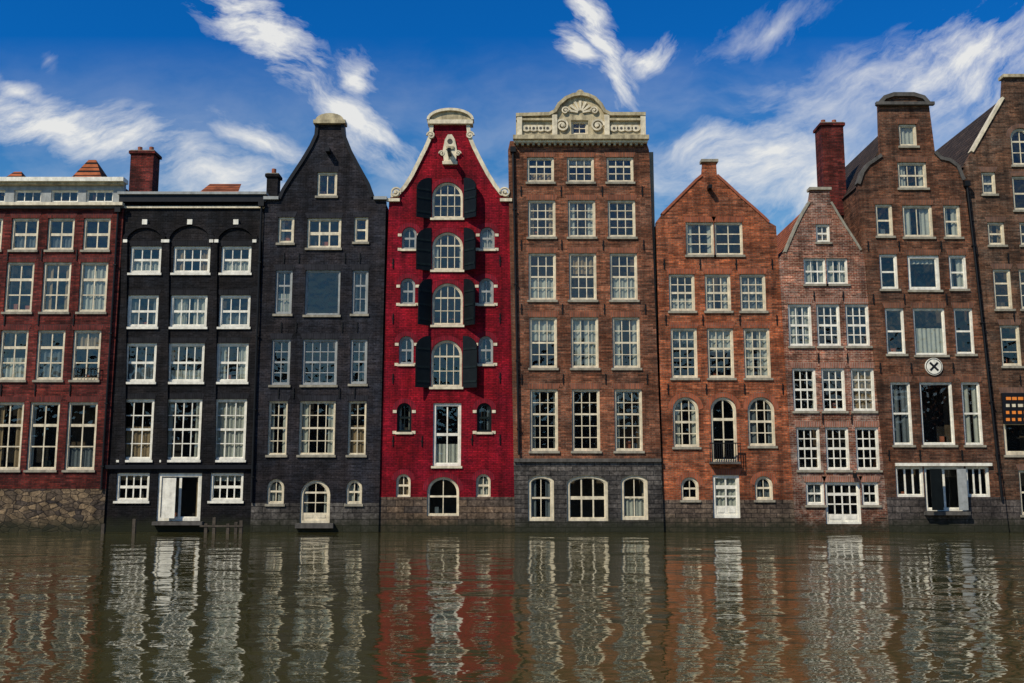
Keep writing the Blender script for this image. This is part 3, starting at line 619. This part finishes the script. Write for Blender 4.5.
tint=mix(nt,'MIX',maprange(nt,vv,.24,.46,0,1),(.48,.95,1.05),(.03,.60,1.2))
col=mix(nt,'MULTIPLY',1,sky.outputs[0],tint)
def warp(uvin,scale,amt,det):
    wn=N(nt,'ShaderNodeTexNoise'); wn.inputs['Scale'].default_value=scale; wn.inputs['Detail'].default_value=det; nt.links.new(uvin,wn.inputs['Vector'])
    w1=N(nt,'ShaderNodeVectorMath',operation='SUBTRACT'); nt.links.new(wn.outputs['Color'],w1.inputs[0]); w1.inputs[1].default_value=(.5,.5,.5)
    w2=N(nt,'ShaderNodeVectorMath',operation='SCALE'); nt.links.new(w1.outputs[0],w2.inputs[0]); w2.inputs['Scale'].default_value=amt
    w3=N(nt,'ShaderNodeVectorMath',operation='ADD'); nt.links.new(uvin,w3.inputs[0]); nt.links.new(w2.outputs[0],w3.inputs[1]); return w3.outputs[0]
wuv=warp(uv,9,.055,5)
def UV(px,py):
    xc=(px-512)/F; yc=(341.5-py)/F; dy=cp-yc*sp; return xc/dy,(sp+yc*cp)/dy
clouds=[
 (185,-30,335,85,26,1.9),(300,60,415,170,22,1.5),(345,50,378,100,16,1.6),(-60,95,200,150,26,1.6),(120,160,330,190,28,1.2),(200,118,330,160,14,1.2),
 (-40,72,90,100,11,1.0),(575,-30,628,112,17,2.2),(608,75,680,38,13,1.7),(555,30,600,66,16,1.7),(660,180,860,140,42,1.3),(720,120,1000,60,34,.8),(880,110,1050,20,46,1.4),(560,150,720,190,26,.7),
 (700,60,840,-10,18,.6),(760,215,900,150,50,1.3),(660,160,760,120,16,1.1),(40,60,60,50,10,.4)]
fib={}
def fiber(an):
    k=round(an/.5)
    if k not in fib:
        mp2=N(nt,'ShaderNodeMapping',vector_type='TEXTURE'); nt.links.new(wuv,mp2.inputs['Vector']); mp2.inputs['Rotation'].default_value=(0,0,k*.5+.3); mp2.inputs['Scale'].default_value=(.07,.026,1); mp2.inputs['Location'].default_value=(k*.31,k*.17,0)
        fn=N(nt,'ShaderNodeTexNoise'); fn.inputs['Scale'].default_value=1; fn.inputs['Detail'].default_value=8; fn.inputs['Roughness'].default_value=.64; nt.links.new(mp2.outputs[0],fn.inputs['Vector'])
        fib[k]=fn.outputs[0]
    return fib[k]
total=None
for (ax,ay_,bx,by,hw,st) in clouds:
    A=UV(ax,ay_);B=UV(bx,by); cx,cy=(A[0]+B[0])/2,(A[1]+B[1])/2; L=math.hypot(B[0]-A[0],B[1]-A[1])/2*1.15; an=math.atan2(B[1]-A[1],B[0]-A[0]); W_=hw*1.4/F
    mp=N(nt,'ShaderNodeMapping',vector_type='TEXTURE'); nt.links.new(wuv,mp.inputs['Vector']); mp.inputs['Location'].default_value=(cx,cy,0); mp.inputs['Rotation'].default_value=(0,0,an); mp.inputs['Scale'].default_value=(L,W_,1)
    ln=N(nt,'ShaderNodeVectorMath',operation='LENGTH'); nt.links.new(mp.outputs[0],ln.inputs[0])
    e=maprange(nt,ln.outputs['Value'],1.15,.0,0,1)
    d=math_n(nt,'ADD',math_n(nt,'MULTIPLY',e,.9),math_n(nt,'MULTIPLY',math_n(nt,'SUBTRACT',fiber(an),.5),2.4))
    d=math_n(nt,'MULTIPLY',math_n(nt,'SUBTRACT',d,.14),math_n(nt,'MULTIPLY',math_n(nt,'SQRT',e),st),clamp=True)
    total=d if total is None else math_n(nt,'MAXIMUM',total,d)
vn=noise(nt,wuv,3.2,6,.62,(1,2.0,1)); side=maprange(nt,u,-.3,.3,.6,1.1); low=math_n(nt,'MULTIPLY',maprange(nt,vv,.47,.24,.0,1),side)
veil=math_n(nt,'MULTIPLY',maprange(nt,vn,.40,.70,0.03,.9),low)
total=math_n(nt,'ADD',total,math_n(nt,'MULTIPLY',veil,math_n(nt,'SUBTRACT',1,total)),clamp=True); total=math_n(nt,'MULTIPLY',total,.95,clamp=True)
final=mix(nt,'MIX',total,col,(8.3,8.3,8.1))
nt.links.new(final,bg.inputs[0]); nt.links.new(bg.outputs[0],out.inputs[0])
wd.cycles.sampling_method='MANUAL'; wd.cycles.sample_map_resolution=256
# ================================================================ camera
cam=bpy.data.cameras.new('camera'); cam.sensor_width=36; cam.lens=36*F/1024; cam.clip_end=5000; cam.clip_start=.1
co=bpy.data.objects.new('camera',cam); S.collection.objects.link(co); co.location=(0,CY,CZ); co.rotation_euler=(math.pi/2+PITCH,0,0); S.camera=co
